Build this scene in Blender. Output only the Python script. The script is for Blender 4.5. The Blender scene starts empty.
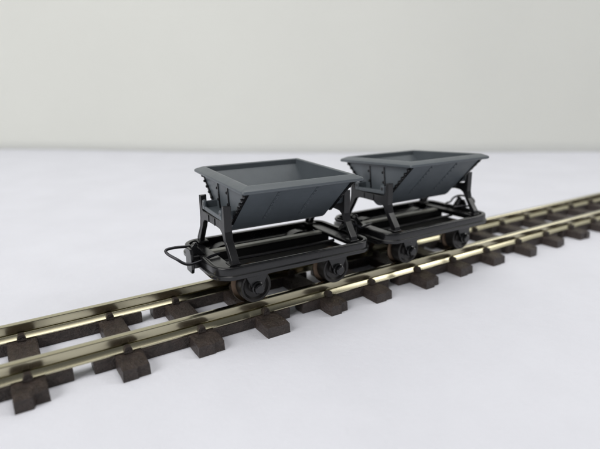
import bpy, bmesh, math, random
from mathutils import Vector, Matrix, noise

MM = 0.001                      # everything below is written in millimetres of the real model
S = bpy.context.scene
C = S.collection
random.seed(7)

# ------------------------------------------------------------------ camera
cam = bpy.data.cameras.new('camera'); cam_ob = bpy.data.objects.new('camera', cam); C.objects.link(cam_ob)
YAW, PITCH, ROLL = 0.5610, 0.2640, -0.0140
fw = Vector((math.sin(YAW)*math.cos(PITCH), math.cos(YAW)*math.cos(PITCH), -math.sin(PITCH)))
rt = Vector((math.cos(YAW), -math.sin(YAW), 0)); up = rt.cross(fw)
r2 = rt*math.cos(ROLL) + up*math.sin(ROLL); u2 = -rt*math.sin(ROLL) + up*math.cos(ROLL)
m = Matrix((r2, u2, -fw)).transposed().to_4x4()
CAM = Vector((-31.69, -56.64, 25.51))
m.translation = CAM*MM
cam_ob.matrix_world = m
cam.sensor_fit = 'HORIZONTAL'; cam.sensor_width = 36; cam.lens = 36*479.4/600
cam.clip_start = 0.002; cam.clip_end = 50
cam.dof.use_dof = True; cam.dof.focus_distance = 0.061; cam.dof.aperture_fstop = 30
S.camera = cam_ob

# ------------------------------------------------------------------ light
S.view_settings.view_transform = 'Standard'; S.view_settings.look = 'None'
S.view_settings.gamma = 1; S.view_settings.exposure = -0.1; S.view_settings.use_curve_mapping = False
w = bpy.data.worlds.new('World'); S.world = w; w.use_nodes = True
bg = w.node_tree.nodes['Background']
bg.inputs['Color'].default_value = (0.93, 0.96, 1.0, 1); bg.inputs['Strength'].default_value = 0.16
def lamp(name, loc, aim, size, power, col):
    l = bpy.data.lights.new(name, 'AREA'); l.shape = 'RECTANGLE'; l.size, l.size_y = size[0]*MM, size[1]*MM
    l.energy = power; l.color = col
    o = bpy.data.objects.new(name, l); C.objects.link(o); o.location = Vector(loc)*MM
    o.rotation_euler = (Vector(aim) - Vector(loc)).to_track_quat('-Z', 'Y').to_euler()
lamp('window_light', (620, -110, 400), (40, 20, 0), (520, 440), 3.8, (1.0, 0.99, 0.97))
lamp('left_fill_light', (-500, -120, 400), (80, 120, 40), (420, 360), 2.5, (1.0, 0.985, 0.96))  # added fill lamp, brightens the backdrop and the left ends of the wagons
lamp('ceiling_light', (100, 60, 800), (60, 60, 0), (500, 500), 2.9, (1.0, 0.98, 0.95))

# ------------------------------------------------------------------ materials
def mat(name, base, rough=0.5, metal=0.0, var=0.0, vscale=400., bump=0.0, bscale=3000., spec=0.5, base2=None, stretch=None, rvar=0.0):
    m = bpy.data.materials.new(name); m.use_nodes = True
    nt = m.node_tree; b = nt.nodes['Principled BSDF']
    b.inputs['Base Color'].default_value = (*base, 1); b.inputs['Roughness'].default_value = rough
    b.inputs['Metallic'].default_value = metal; b.inputs['Specular IOR Level'].default_value = spec
    tc = nt.nodes.new('ShaderNodeTexCoord'); src = tc.outputs['Object']
    if stretch:
        mp = nt.nodes.new('ShaderNodeMapping'); mp.inputs['Scale'].default_value = stretch
        nt.links.new(src, mp.inputs['Vector']); src = mp.outputs['Vector']
    def nz(sc, det=4):
        n = nt.nodes.new('ShaderNodeTexNoise'); n.inputs['Scale'].default_value = sc; n.inputs['Detail'].default_value = det
        n.inputs['Roughness'].default_value = 0.6; nt.links.new(src, n.inputs['Vector']); return n
    if var or base2:
        n = nz(vscale); r = nt.nodes.new('ShaderNodeValToRGB')
        lo = base2 if base2 else tuple(c*(1-var) for c in base); hi = base if base2 else tuple(min(1, c*(1+var)) for c in base)
        r.color_ramp.elements[0].color = (*lo, 1); r.color_ramp.elements[1].color = (*hi, 1)
        r.color_ramp.elements[0].position = 0.35; r.color_ramp.elements[1].position = 0.65
        nt.links.new(n.outputs['Fac'], r.inputs['Fac']); nt.links.new(r.outputs['Color'], b.inputs['Base Color'])
    if rvar:
        n = nz(vscale*1.7); mr = nt.nodes.new('ShaderNodeMapRange')
        mr.inputs['From Min'].default_value = 0.3; mr.inputs['From Max'].default_value = 0.7
        mr.inputs['To Min'].default_value = rough-rvar; mr.inputs['To Max'].default_value = rough+rvar
        nt.links.new(n.outputs['Fac'], mr.inputs['Value']); nt.links.new(mr.outputs['Result'], b.inputs['Roughness'])
    if bump:
        n = nz(bscale, 5); bp = nt.nodes.new('ShaderNodeBump'); bp.inputs['Strength'].default_value = 1.0
        bp.inputs['Distance'].default_value = bump*MM
        nt.links.new(n.outputs['Fac'], bp.inputs['Height']); nt.links.new(bp.outputs['Normal'], b.inputs['Normal'])
    return m
MT = dict(
    table=mat('white_paper', (0.765, 0.775, 0.84), 0.7, var=0.022, vscale=70, bump=0.10, bscale=1100, spec=0.3),
    wall=mat('cream_board', (0.86, 0.868, 0.815), 0.85, var=0.015, vscale=9, bump=0.05, bscale=200, spec=0.2),
    rail=mat('nickel_silver', (0.49, 0.455, 0.325), 0.18, 1.0, var=0.10, vscale=260, stretch=(0.05, 1, 1), rvar=0.05),
    sleeper=mat('brown_plastic_wood', (0.062, 0.044, 0.037), 0.36, base2=(0.032, 0.023, 0.020), vscale=1600, bump=0.45, bscale=3800, stretch=(1, 0.5, 1), rvar=0.12),
    tub=mat('slate_grey_paint', (0.100, 0.116, 0.130), 0.38, var=0.06, vscale=250, bump=0.012, bscale=2500, rvar=0.06),
    black=mat('black_plastic', (0.007, 0.007, 0.008), 0.23, var=0.15, vscale=400, bump=0.004, bscale=1800, rvar=0.06, spec=0.6),
    postm=mat('black_frame_plastic', (0.010, 0.010, 0.0115), 0.34, var=0.12, vscale=400, bump=0.012, bscale=2200, rvar=0.07),
    steel=mat('dull_grey_metal', (0.30, 0.30, 0.26), 0.4, var=0.1, vscale=500),
    matte=mat('matte_black', (0.010, 0.010, 0.010), 0.75, spec=0.2),
    wheel=mat('blackened_metal', (0.026, 0.024, 0.023), 0.36, 0.3, var=0.2, vscale=800),
    tread=mat('bronze_tread', (0.10, 0.072, 0.052), 0.36, 1.0, var=0.2, vscale=700),
    wire=mat('black_wire', (0.02, 0.02, 0.025), 0.25, 0.6),
)

# ------------------------------------------------------------------ mesh helpers (millimetres in, metres out)
def obj(name, bm, material, parent=None, smooth=False, angle=35):
    me = bpy.data.meshes.new(name)
    for v in bm.verts: v.co *= MM
    bmesh.ops.recalc_face_normals(bm, faces=bm.faces[:])
    if smooth:
        for f in bm.faces: f.smooth = True
        for e in bm.edges:
            if len(e.link_faces) == 2 and e.calc_face_angle(0) > math.radians(angle): e.smooth = False
    bm.to_mesh(me); bm.free()
    me.materials.append(MT[material])
    return link(name, me, parent)
def link(name, me, parent=None):
    o = bpy.data.objects.new(name, me); C.objects.link(o)
    if parent: o.parent = parent
    return o
def tag(o, label=None, cat=None, group=None, kind=None):
    if label: o['label'] = label
    if cat: o['category'] = cat
    if group: o['group'] = group
    if kind: o['kind'] = kind
    return o
def box(bm, x0, x1, y0, y1, z0, z1, bev=0.0, seg=1):
    vs = [bm.verts.new((x, y, z)) for z in (z0, z1) for y in (y0, y1) for x in (x0, x1)]
    fs = [bm.faces.new([vs[i] for i in q]) for q in ((0,2,3,1),(4,5,7,6),(0,1,5,4),(2,6,7,3),(0,4,6,2),(1,3,7,5))]
    if bev: bmesh.ops.bevel(bm, geom=list({e for f in fs for e in f.edges}), offset=bev, segments=seg, affect='EDGES', profile=0.6)
    return bm
def prism(bm, pts, axis, a, b, bev=0.0, seg=1):
    """closed outline pts (2D) extruded from a to b along axis"""
    def P(u, v, t): return {0: (t, u, v), 1: (u, t, v), 2: (u, v, t)}[axis]
    lo = [bm.verts.new(P(u, v, a)) for u, v in pts]; hi = [bm.verts.new(P(u, v, b)) for u, v in pts]
    n = len(pts); fs = [bm.faces.new(lo), bm.faces.new(hi[::-1])]
    for i in range(n): fs.append(bm.faces.new((lo[i], hi[i], hi[(i+1) % n], lo[(i+1) % n])))
    if bev:
        bmesh.ops.recalc_face_normals(bm, faces=fs)
        es = {e for f in fs for e in f.edges if e.calc_face_angle(0) > 0.5}
        bmesh.ops.bevel(bm, geom=list(es), offset=bev, segments=seg, affect='EDGES', profile=0.6)
    return bm
def lathe(bm, prof, origin, axis='y', n=28):
    """prof: list of (radius, t) around an axis through origin"""
    rings = []
    for r, t in prof:
        ring = []
        for k in range(n):
            a = 2*math.pi*k/n; c, s = r*math.cos(a), r*math.sin(a)
            d = {'y': (c, t, s), 'x': (t, c, s), 'z': (c, s, t)}[axis]
            ring.append(bm.verts.new(Vector(origin)+Vector(d)))
        rings.append(ring)
    for A, B in zip(rings, rings[1:]):
        for k in range(n): bm.faces.new((A[k], A[(k+1) % n], B[(k+1) % n], B[k]))
    bm.faces.new(rings[0]); bm.faces.new(rings[-1][::-1])
    return bm
def tube(bm, pts, r, n=10, closed=False):
    pts = [Vector(p) for p in pts]; N = len(pts); rings = []; prev = None
    for i, p in enumerate(pts):
        if closed: t = pts[(i+1) % N]-pts[i-1]
        else: t = pts[min(i+1, N-1)]-pts[max(i-1, 0)]
        t.normalize()
        if prev is None:
            nrm = t.cross(Vector((0, 0, 1)));  nrm = nrm if nrm.length > .1 else t.cross(Vector((1, 0, 0)))
        else: nrm = prev - t*prev.dot(t)
        nrm.normalize(); prev = nrm; b = t.cross(nrm)
        rings.append([bm.verts.new(p+nrm*r*math.cos(2*math.pi*k/n)+b*r*math.sin(2*math.pi*k/n)) for k in range(n)])
    rr = list(zip(rings, rings[1:])) + ([(rings[-1], rings[0])] if closed else [])
    for A, B in rr:
        for k in range(n): bm.faces.new((A[k], A[(k+1) % n], B[(k+1) % n], B[k]))
    if not closed: bm.faces.new(rings[0]); bm.faces.new(rings[-1][::-1])
    return bm
def smooth_path(pts, k=6):
    out = []; P = [Vector(p) for p in pts]
    for i in range(len(P)-1):
        a, b, c, d = P[max(i-1, 0)], P[i], P[i+1], P[min(i+2, len(P)-1)]
        for j in range(k):
            t = j/k
            out.append(0.5*((2*b)+(c-a)*t+(2*a-5*b+4*c-d)*t*t+(3*b-a-3*c+d)*t**3))
    return out+[P[-1]]
def dome(bm, p, nrm, r, h, n=8):
    nrm = Vector(nrm).normalized(); a = nrm.cross(Vector((0.3, 0.2, 1))).normalized(); b = nrm.cross(a); p = Vector(p)
    rings = []
    for rr, hh in ((1.0, -0.3), (1.0, 0.15), (0.75, 0.7)):
        rings.append([bm.verts.new(p+nrm*h*hh+(a*math.cos(2*math.pi*k/n)+b*math.sin(2*math.pi*k/n))*r*rr) for k in range(n)])
    top = bm.verts.new(p+nrm*h)
    for A, B in zip(rings, rings[1:]):
        for k in range(n): bm.faces.new((A[k], A[(k+1) % n], B[(k+1) % n], B[k]))
    for k in range(n): bm.faces.new((rings[-1][k], rings[-1][(k+1) % n], top))
    bm.faces.new(rings[0])
def rrect(hx, hy, r, n=4):
    pts = []
    for cx, cy, a0 in ((hx-r, hy-r, 0), (-hx+r, hy-r, 90), (-hx+r, -hy+r, 180), (hx-r, -hy+r, 270)):
        for k in range(n+1):
            a = math.radians(a0+90*k/n); pts.append((cx+r*math.cos(a), cy+r*math.sin(a)))
    return pts
def sweep_rings(bm, rings, closed_profile=True, cap_first=False, cap_last=False):
    V = [[bm.verts.new(p) for p in ring] for ring in rings]; n = len(V[0])
    pairs = list(zip(V, V[1:])) + ([(V[-1], V[0])] if closed_profile else [])
    for A, B in pairs:
        for k in range(n): bm.faces.new((A[k], A[(k+1) % n], B[(k+1) % n], B[k]))
    if cap_first: bm.faces.new(V[0])
    if cap_last: bm.faces.new(V[-1])

TZ = -3.4                        # table level; rail tops are z = 0

# ------------------------------------------------------------------ setting
def setting():
    # table sheet
    bm = bmesh.new()
    n = 60; x0, x1, y0, y1 = -700, 900, -400, 700
    g = [[bm.verts.new((x0+(x1-x0)*i/n, y0+(y1-y0)*j/n, TZ)) for i in range(n+1)] for j in range(n+1)]
    for j in range(n):
        for i in range(n): bm.faces.new((g[j][i], g[j][i+1], g[j+1][i+1], g[j+1][i]))
    tag(obj('table_surface', bm, 'table', smooth=True), kind='structure')
    # backdrop board, standing on the table and gently bowed
    bm = bmesh.new(); cols = []
    base = [(-420, 560), (-220, 440), (-29, 283), (18, 236), (59, 190), (101, 153), (150, 113), (196, 81), (235, 50), (330, -25), (520, -180)]
    path = smooth_path([(x, y, 0) for x, y in base], 10)
    for k, p in enumerate(path):
        t = (path[min(k+1, len(path)-1)]-path[max(k-1, 0)]).normalized(); nr = Vector((-t.y, t.x, 0))
        col = []
        for h in (0, 6, 20, 60, 120, 200, 320, 520):
            wv = 1.2*noise.noise(Vector((k*0.16, h*0.004, 3)))*min(1, h/60)
            col.append(bm.verts.new((p.x+nr.x*wv, p.y+nr.y*wv, TZ-0.5+h)))
        cols.append(col)
    for A, B in zip(cols, cols[1:]):
        for k in range(len(A)-1): bm.faces.new((A[k], B[k], B[k+1], A[k+1]))
    ob = obj('backdrop', bm, 'wall', smooth=True)
    md = ob.modifiers.new('thickness', 'SOLIDIFY'); md.thickness = 2*MM; md.offset = 1
    tag(ob, kind='structure')
setting()

# ------------------------------------------------------------------ track
RAILC = 4.92
def track():
    root = bpy.data.objects.new('track_section', None); C.objects.link(root); root.location = (0, 0, TZ*MM); root.empty_display_size = 0.01
    tag(root, 'straight narrow gauge model track with yellowish metal rails on dark brown sleepers', 'track')
    off = Vector((0, 0, -TZ))
    hp = [(0.92, -1.85), (0.92, -1.73), (0.86, -1.68), (0.56, -1.46), (0.40, -1.28), (0.32, -1.20), (0.17, -1.14), (0.17, -1.00), (0.40, -0.97), (0.43, -0.90), (0.43, -0.10), (0.38, -0.025), (0.29, 0.0)]
    prof = hp + [(-y, z) for y, z in hp[::-1]]
    XA, XB = -130, 225
    for s in (-1, 1):
        bm = bmesh.new()
        prism(bm, [(s*RAILC+y, z-TZ) for y, z in prof], 0, XA, XB)
        r = obj('rail', bm, 'rail', root, smooth=True, angle=25)
    # sleepers: centre x and width as in the photograph, then a regular run
    xs = [(-32.4, 3.1), (-22.5, 2.9), (-13.9, 3.2), (-5.3, 3.1), (4.7, 3.0), (12.6, 3.0), (22.2, 3.1), (30.5, 3.1), (39.2, 3.1), (48.6, 3.0), (57.6, 3.0), (66.3, 3.0)]
    x = -32.4
    while x > XA+12: x -= 9.1; xs.append((x, 3.05+random.uniform(-.12, .12)))
    x = 66.3
    while x < XB-10: x += 8.9; xs.append((x, 3.0+random.uniform(-.12, .12)))
    xs.sort()
    ends = {-32.4: (8.9, 8.35), -22.5: (9.2, 9.05), -13.9: (8.95, 8.8), -5.3: (9.35, 9.35), 4.7: (8.7, 8.3), 12.6: (9.0, 8.8), 22.2: (9.3, 8.9), 30.5: (8.8, 8.6), 39.2: (8.6, 8.5)}
    clip_bm = bmesh.new()
    prism(clip_bm, [(-0.52, 0), (0.52, 0), (0.44, 0.5), (0.3, 0.86), (-0.3, 0.86), (-0.44, 0.5)], 1, -0.42, 0.42, 0.13, 2)
    clip_me = None
    T = 1.5
    for i, (x, wd) in enumerate(xs):
        rng = random.Random(100+i)
        e1, e2 = ends.get(x, (9.0+rng.uniform(-.3, .35), 8.9+rng.uniform(-.35, .3)))
        b1, b2 = 9.0+rng.uniform(-.3, .3), 8.9+rng.uniform(-.3, .3)
        # grid top outline: rows along y, columns across x; the end face is split in two uneven lobes
        bm = bmesh.new(); ny = 26; us = [-1, -0.86, -0.45, 0.0, 0.12, 0.55, 0.87, 1]
        split = rng.uniform(-0.1, 0.25)
        top, bot = [], []
        skew = rng.uniform(-0.012, 0.012)
        for j in range(ny+1):
            f = j/ny; tr, br = [], []
            for k, u in enumerate(us):
                uu = u + (split if k in (3, 4) else 0)
                f1 = e1 if k <= 3 else e2; f2 = b1 if k <= 3 else b2
                y = -f1 + f*(f1+f2)
                edge = min(1.0, min(j, ny-j)/1.2)
                nz = noise.noise(Vector((x*3+u*2.2, y*0.35, i)))
                xx = uu*wd/2 + (0.07*noise.noise(Vector((x, y*0.9, u*9))) if abs(u) == 1 else 0) + skew*y
                if abs(u) == 1: xx *= 0.985+0.015*edge
                zt = -1.9-TZ + 0.06*nz*edge - (0.11 if abs(u) == 1 else 0) - (0.16*(1-edge)) - (0.09 if k in (3, 4) and j in (0, ny) else 0)
                tr.append(bm.verts.new((xx, y, zt))); br.append(bm.verts.new((xx*1.03, y+(0.06 if j == ny else -0.06 if j == 0 else 0), 0.0)))
            top.append(tr); bot.append(br)
        nu = len(us)
        for j in range(ny):
            for k in range(nu-1):
                bm.faces.new((top[j][k], top[j][k+1], top[j+1][k+1], top[j+1][k]))
            bm.faces.new((top[j][0], top[j+1][0], bot[j+1][0], bot[j][0]))
            bm.faces.new((top[j][-1], bot[j][-1], bot[j+1][-1], top[j+1][-1]))
        for j in (0, ny):
            for k in range(nu-1): bm.faces.new((top[j][k], bot[j][k], bot[j][k+1], top[j][k+1]))
        sl = obj('sleeper', bm, 'sleeper', root, smooth=True, angle=30)
        sl.location = (x*MM, 0, 0)
        for s in (-1, 1):
            for q in (-1, 1):
                if clip_me is None:
                    c = obj('rail_clip', clip_bm, 'sleeper', sl); clip_me = c.data
                else: c = link('rail_clip', clip_me, sl)
                c.location = (rng.uniform(-.12, .12)*MM, (s*RAILC+q*0.88)*MM, (-1.92-TZ)*MM)
    # plastic links under the rails that join the sleepers, cut through at intervals
    gaps_front = {0: True, 3: True, 5: True, 8: True, 10: True}; gaps_back = {1: True, 4: True, 7: True, 9: True}
    i0 = [k for k, t in enumerate(xs) if t[0] == -32.4][0]
    for i in range(len(xs)-1):
        xa, xb = xs[i][0]+xs[i][1]/2-0.25, xs[i+1][0]-xs[i+1][1]/2+0.25
        rng = random.Random(500+i)
        for s in (-1, 1):
            k = i-i0
            gp = (gaps_front if s < 0 else gaps_back).get(k) if 0 <= k <= 11 else ((k + (1 if s > 0 else 0)) % 3 == 0)
            if gp:
                mid = (xa+xb)/2 + {0: 0.15, 3: -0.3}.get(k, rng.uniform(-.4, .4)); g = 1.0
                if s > 0 and k == 1: mid = -17.8; g = 0.75
                segs = [(xa, mid-g), (mid+g, xb)]
            else: segs = [(xa, xb)]
            for a, b in segs:
                bm = box(bmesh.new(), a, b, s*RAILC-1.02, s*RAILC+1.02, 0.02, 1.47, 0.12, 2)
                obj('sleeper_link', bm, 'sleeper', root)
track()

# ------------------------------------------------------------------ tipper wagon (built once, then copied)
FL, FH = 11.9, 7.5              # frame half length and half width
def make_wagon():
    root = bpy.data.objects.new('tipper_wagon', None); C.objects.link(root); root.empty_display_size = 0.005
    # ---- underframe: one bent channel ring with rounded corners
    bm = bmesh.new(); R = 2.6; n = 8
    def ring(d, z): return [(x, y, z) for x, y in rrect(FL-d, FH-d, max(R-d, 0.4), n)]
    prof = [(0.85, 5.68), (0.40, 5.74), (0.30, 5.68), (0.26, 5.58), (0.26, 4.76), (0.22, 4.72), (0.04, 4.70), (0.0, 4.66), (0.0, 4.28), (0.04, 4.22),
            (1.9, 4.22), (1.95, 4.26), (1.95, 4.42), (1.9, 4.46), (0.72, 4.5), (0.58, 4.6), (0.58, 5.42), (0.66, 5.50), (0.85, 5.52)]
    sweep_rings(bm, [ring(d, z) for d, z in prof])
    fr = obj('underframe', bm, 'black', root, smooth=True, angle=40)
    # end beams inside the ring and a central cross member
    for s in (-1, 1):
        bm = box(bmesh.new(), s*9.9-0.95, s*9.9+0.95, -6.7, 6.7, 4.75, 5.3, 0.1)
        obj('cross_beam', bm, 'black', fr)
    bm = box(bmesh.new(), -10.4, 10.4, -3.5, 3.5, 3.1, 3.6, 0.1); obj('floor_plate', bm, 'matte', fr)
    bm = box(bmesh.new(), -10.3, 10.3, 2.1, 3.1, 4.75, 5.12, 0.06); obj('centre_sill', bm, 'steel', fr)
    bm = box(bmesh.new(), -10.3, 10.3, 2.2, 3.0, 3.4, 4.77); obj('sill_web', bm, 'matte', fr)
    # curved guards over the wheels, and a rod along the floor
    for sx in (-1, 1):
        bm = bmesh.new()
        ang = [math.radians(25+130*k/14) for k in range(15)]
        pts = [(sx*6.15+3.05*math.cos(q), 2.12+3.05*math.sin(q)) for q in ang]+[(sx*6.15+2.85*math.cos(q), 2.12+2.85*math.sin(q)) for q in ang[::-1]]
        prism(bm, pts, 1, 3.95, 5.5); obj('wheel_guard', bm, 'black', fr)
    bm = tube(bmesh.new(), [(-9.0, -0.9, 4.5), (-3, -0.8, 4.35), (4, -0.9, 4.4), (9.0, -1.1, 4.55)], 0.22, 8); obj('brake_rod', bm, 'postm', fr)
    # ---- end frames
    half = [(4.40, 12.60), (4.42, 9.40), (4.72, 8.25), (6.15, 6.35), (6.30, 5.80), (6.30, 5.35), (5.25, 5.35), (5.25, 5.85), (5.0, 6.35), (3.75, 8.30), (3.35, 9.05), (2.75, 9.42), (1.8, 9.5)]
    topin = [(0, 10.55), (3.1, 10.6), (3.55, 10.85), (3.74, 11.3), (3.78, 12.60)]
    poly = half + [(-y, z) for y, z in half[::-1]] + [(-y, z) for y, z in topin[::-1]] + topin[1:]
    for s in (-1, 1):
        bm = prism(bmesh.new(), poly, 0, s*9.42, s*8.72, 0.07)
        ef = obj('end_frame', bm, 'postm', root)
        for t in (-1, 1):       # stiffening flange along the outside of each post and leg
            out = [(4.42, 12.62), (4.44, 9.40), (4.74, 8.23), (6.18, 6.33), (6.34, 5.60)]
            inn = [(y-0.26, z-0.12) for y, z in out[::-1]]; inn[-1] = (4.16, 12.62); inn[0] = (6.02, 5.60)
            bm = prism(bmesh.new(), [(t*y, z) for y, z in out+inn], 0, s*9.45, s*8.45, 0.05)
            obj('flange', bm, 'postm', ef)
            bm = box(bmesh.new(), s*9.0-0.75, s*9.0+0.75, t*5.62-0.72, t*5.62+0.72, 5.60, 5.86, 0.08)
            obj('foot_plate', bm, 'postm', ef)
        for y in (-1.1, 1.1):   # thin ribs on the cross plate
            bm = box(bmesh.new(), min(s*9.52, s*9.3), max(s*9.52, s*9.3), y-0.07, y+0.07, 9.56, 10.5); obj('rib', bm, 'black', ef)
    # ---- tub
    bm = bmesh.new(); th = 0.32
    lv = [(14.95, 7.75, 7.42), (12.9, 7.58, 5.35), (10.9, 7.42, 3.35), (9.6, 7.32, 2.05), (8.80, 7.28, 1.3), (8.42, 7.26, 0.75), (8.30, 7.25, 0.3)]
    def rect(hx, hy, z): return [(hx, hy, z), (-hx, hy, z), (-hx, -hy, z), (hx, -hy, z)]
    inner_rings = [rect(7.28, 6.98, 14.95)] + [rect(hx-th, max(hy-th*1.15, 0.12), z+0.3) for z, hx, hy in lv[1:]]
    outer_rings = [rect(hx, hy, z) for z, hx, hy in lv]
    sweep_rings(bm, inner_rings[::-1]+outer_rings, closed_profile=False, cap_first=True, cap_last=True)
    tub = obj('tub', bm, 'tub', root, smooth=True, angle=32)
    # rim: rolled edge round the top
    bm = bmesh.new()
    rp = [(0.0, 14.9), (0.0, 15.62), (0.08, 15.70), (0.34, 15.74), (0.46, 15.72), (1.24, 15.40), (1.38, 15.30), (1.43, 15.14), (1.40, 14.98), (1.28, 14.90), (0.55, 14.86)]
    sweep_rings(bm, [[(x, y, z) for x, y in rrect(7.28+d, 6.98+d, 0.1+0.25*d, 5)] for d, z in rp])
    obj('rim', bm, 'tub', tub, smooth=True, angle=30)
    sy, sz = (7.42-2.15), (14.95-9.7); nl = math.hypot(sy, sz)
    for s in (-1, 1):
        # long sides: two riveted seams with a thin strap each, and edge seams
        for xq in (-3.1, 2.4):
            bm = bmesh.new()
            a = Vector((xq, s*7.30, 14.80)); b = Vector((xq, s*2.35, 9.86)); nr = Vector((0, s*sz/nl, -sy/nl))
            vs = []
            for p in (a, b):
                for dx in (-0.2, 0.2):
                    for d in (-0.05, 0.03): vs.append(bm.verts.new(p+Vector((dx, 0, 0))+nr*d))
            for q in ((0,1,3,2),(4,6,7,5),(0,4,5,1),(2,3,7,6),(1,5,7,3),(0,2,6,4)): bm.faces.new([vs[i] for i in q])
            st = obj('seam_strap', bm, 'tub', tub)
            bm = bmesh.new()
            for k in range(9):
                p = a.lerp(b, (k+0.6)/9.2)+nr*0.02; dome(bm, p, nr, 0.14, 0.19)
            obj('rivets', bm, 'tub', tub)['kind'] = 'stuff'
        # end walls
        def xe(z): return 7.75-(14.95-z)*0.08
        for y in (-1.65, 1.65):
            bm = bmesh.new()
            prism(bm, [(s*(xe(14.5)-0.05), 14.55), (s*(xe(14.5)+0.13), 14.5), (s*(xe(11.0)+0.16), 10.95), (s*(xe(11.0)-0.05), 10.95)], 1, y-0.1, y+0.1)
            obj('end_rib', bm, 'black', tub)
            bm = bmesh.new()
            for z in (13.7, 12.15): dome(bm, (s*xe(z), y+0.36, z), (s, 0, 0), 0.21, 0.26)
            obj('rib_bolts', bm, 'black', tub)['kind'] = 'stuff'
        for t in (-1, 1):
            bm = bmesh.new()     # dark lap joint along the sloping edge of the end wall
            L = [(7.42, 14.85), (5.35, 12.9), (3.35, 10.9), (2.15, 9.7)]
            out = [(t*(y+0.10), z-0.06) for y, z in L]; inn = [(t*(y-0.16), z+0.02) for y, z in L[::-1]]
            prism(bm, out+inn, 0, s*7.80, s*7.36)
            obj('edge_strip', bm, 'black', tub)
            bm = bmesh.new()
            for k in range(6):
                f = 0.07+k*0.125
                y = 7.42+(2.15-7.42)*f; z = 14.85+(9.7-14.85)*f
                lathe(bm, [(0.2, 0), (0.2, 0.32), (0.13, 0.42)], (s*(xe(z)-0.04), t*(y-0.12), z+0.02), 'x' , 10) if s > 0 else lathe(bm, [(0.2, 0), (0.2, -0.32), (0.13, -0.42)], (s*(xe(z)-0.04), t*(y-0.12), z+0.02), 'x', 10)
            obj('edge_bolts', bm, 'black', tub)['kind'] = 'stuff'
        # rocker tray on the end wall
        bm = bmesh.new()
        box(bm, min(s*9.2, s*7.3), max(s*9.2, s*7.3), -3.15, 3.15, 10.72, 10.98, 0.05)
        tr = obj('rocker_tray', bm, 'tub', tub)
        bm = box(bmesh.new(), min(s*9.36, s*9.1), max(s*9.36, s*9.1), -3.3, 3.3, 10.70, 11.25, 0.06); obj('tray_lip', bm, 'tub', tub)
        for t in (-1, 1):
            bm = box(bmesh.new(), min(s*9.2, s*7.3), max(s*9.2, s*7.3), t*3.1-0.17, t*3.1+0.17, 10.75, 11.85, 0.05); obj('tray_cheek', bm, 'tub', tub)
            pts = [(t*3.0+0.42*math.cos(a)*1.0, 11.62+0.46*math.sin(a)) for a in [math.pi*k/8 for k in range(9)]]
            pts = pts+[(t*3.0-0.42, 10.74), (t*3.0+0.42, 10.74)]
            bm = prism(bmesh.new(), pts, 0, s*9.40, s*9.08, 0.05); obj('tray_ear', bm, 'tub', tub)
            bm = lathe(bmesh.new(), [(0.25, 0), (0.25, s*0.06)], (s*9.37, t*3.0, 11.5), 'x', 14); obj('hole_shade_disc', bm, 'black', tub)  # black disc on the ear stands in for the shade inside a hole
    # ---- wheelsets
    for sx in (-1, 1):
        ax = sx*6.15; zc = 2.12
        bm = lathe(bmesh.new(), [(0.42, -6.4), (0.42, 6.4)], (ax, 0, zc), 'y', 14)
        axo = obj('axle', bm, 'wheel', root, smooth=True)
        for s in (-1, 1):
            pr = [(0.7, 3.9), (2.0, 3.9), (2.05, 4.2), (2.05, 5.75), (2.0, 5.81), (1.78, 5.81), (1.66, 5.66), (1.5, 5.5), (0.9, 5.45), (0.75, 5.6), (0.7, 5.8)]
            bm = lathe(bmesh.new(), [(r, s*t) for r, t in pr], (ax, 0, zc), 'y', 36); wl = obj('wheel', bm, 'wheel', axo, smooth=True, angle=30)
            pr = [(1.9, 4.28), (2.15, 4.28), (2.12, 4.5), (2.12, 5.74), (2.06, 5.835), (1.92, 5.835)]
            bm = bmesh.new()
            sweep_rings(bm, [[(ax+r*math.cos(2*math.pi*k/36), s*t, zc+r*math.sin(2*math.pi*k/36)) for k in range(36)] for r, t in pr])
            obj('tyre', bm, 'wheel', axo, smooth=True, angle=30)
            pr = [(1.9, 3.86), (2.6, 3.86), (2.7, 3.93), (2.66, 4.06), (2.28, 4.22), (1.9, 4.26)]
            bm = bmesh.new()
            sweep_rings(bm, [[(ax+r*math.cos(2*math.pi*k/36), s*t, zc+r*math.sin(2*math.pi*k/36)) for k in range(36)] for r, t in pr])
            obj('wheel_flange', bm, 'tread', axo, smooth=True, angle=30)
            # axle box hanging from the underframe
            bm = bmesh.new()
            lathe(bm, [(0.85, s*5.95), (0.85, s*6.45), (0.7, s*6.55), (0.66, s*6.95), (0.5, s*7.05), (0.0001, s*7.06)], (ax, 0, zc), 'y', 12)
            ab = obj('axle_box', bm, 'black', root, smooth=True, angle=30)
            bm = prism(bmesh.new(), [(ax-1.75, 4.12), (ax+1.75, 4.12), (ax+1.5, 3.7), (ax+0.75, 2.2), (ax-0.75, 2.2), (ax-1.5, 3.7)], 1, s*6.02, s*6.32, 0.06)
            obj('hanger', bm, 'black', ab)
    # ---- couplers
    for s in (-1, 1):
        bm = bmesh.new()
        pts = [(-0.9, 3.6), (0.9, 3.6), (1.15, 4.2), (1.2, 5.2), (1.1, 6.2), (0.7, 6.8), (-0.7, 6.8), (-1.1, 6.2), (-1.2, 5.2), (-1.15, 4.2)]
        prism(bm, pts, 0, s*12.45, s*12.85, 0.12, 2)
        bf = obj('buffer', bm, 'black', root)
        bm = box(bmesh.new(), min(s*12.5, s*11.6), max(s*12.5, s*11.6), -0.9, 0.9, 4.2, 5.9, 0.1); obj('buffer_stem', bm, 'black', bf)
        bm = prism(bmesh.new(), [(s*12.6, 5.6), (s*12.4, 7.05), (s*12.1, 7.3), (s*11.2, 6.3), (s*10.6, 5.6)], 1, -0.35, 0.35, 0.06); obj('coupling_hook', bm, 'black', bf)
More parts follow.
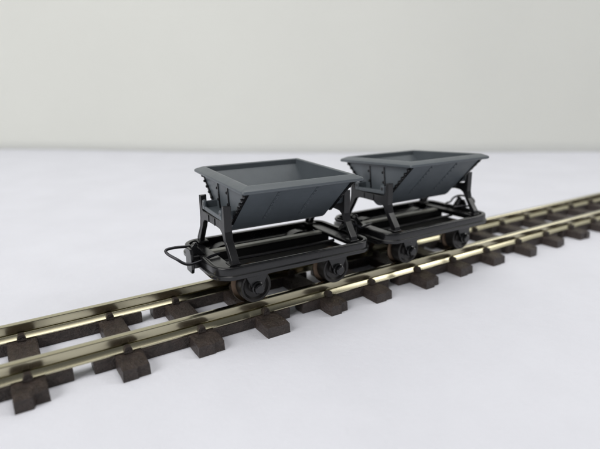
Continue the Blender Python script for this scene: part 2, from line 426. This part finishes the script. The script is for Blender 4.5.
        bm = lathe(bmesh.new(), [(0.28, 5.0), (0.28, 7.3), (0.2, 7.45)], (s*11.9, 0, 0), 'z', 10); obj('coupling_pin', bm, 'black', bf)
    return root
W1 = make_wagon()

def add_loop(root, s, tip, lift, label=None):
    """wire coupling loop in the end of a wagon"""
    zb = 6.0
    pts = [(s*9.6, -1.0, zb-0.15), (s*11.0, -1.75, zb), (s*12.6, -2.3, zb), (s*(tip-1.2), -2.0, zb+lift*.6), (s*(tip-0.25), -0.6, zb+lift),
           (s*(tip+0.05), 0.9, zb+lift), (s*(tip-0.45), 2.0, zb+lift), (s*(tip-1.6), 2.3, zb+lift*.6), (s*12.3, 2.1, zb), (s*11.0, 1.8, zb), (s*9.6, 1.2, zb-0.15)]
    bm = tube(bmesh.new(), smooth_path(pts, 6), 0.19, 10)
    return obj('coupling_loop', bm, 'wire', root, smooth=True)

def copy_tree(o, parent=None):
    c = o.copy(); C.objects.link(c); c.parent = parent
    for ch in o.children: copy_tree(ch, c)
    return c
W2 = copy_tree(W1)
PZ = 0.0
for wgn, x, yaw in ((W1, 0.0, -0.030), (W2, 26.07, 0.004)):
    wgn.location = (x*MM, 0, PZ); wgn.rotation_euler = (0, 0, yaw); wgn['group'] = 'grey tipper wagons on the track'; wgn['category'] = 'wagon'
W1['label'] = 'nearer slate grey tipper wagon on black frame, wire loop sticking out at its left'
W2['label'] = 'farther slate grey tipper wagon on black frame, behind and right of the nearer one'
LP = [(-11.6, 1.0, 6.6), (-13.7, 0.95, 6.85), (-14.9, 0.95, 6.85), (-15.45, 0.8, 6.7), (-15.3, 0.2, 6.35), (-14.6, -0.75, 5.9), (-14.0, -1.3, 5.45), (-13.45, -1.6, 5.25),
      (-12.7, -1.7, 5.25), (-11.4, -1.5, 5.4), (-10.0, -1.1, 5.6), (-8.9, -0.8, 5.65)]
obj('coupling_loop', tube(bmesh.new(), smooth_path(LP, 6), 0.19, 10), 'wire', W1, smooth=True)
add_loop(W2, 1, 14.9, 0.9); add_loop(W2, -1, 14.75, 0.75)
# each tub has settled at its own slight tilt in the cradle
for wgn, tilt in ((W1, 0.040), (W2, -0.048)):
    t = [c for c in wgn.children if c.name.startswith('tub')][0]
    piv = Vector((0, 0, 10.6*MM))
    R = Matrix.Translation(piv) @ Matrix.Rotation(tilt, 4, 'X') @ Matrix.Translation(-piv)
    t.matrix_local = R
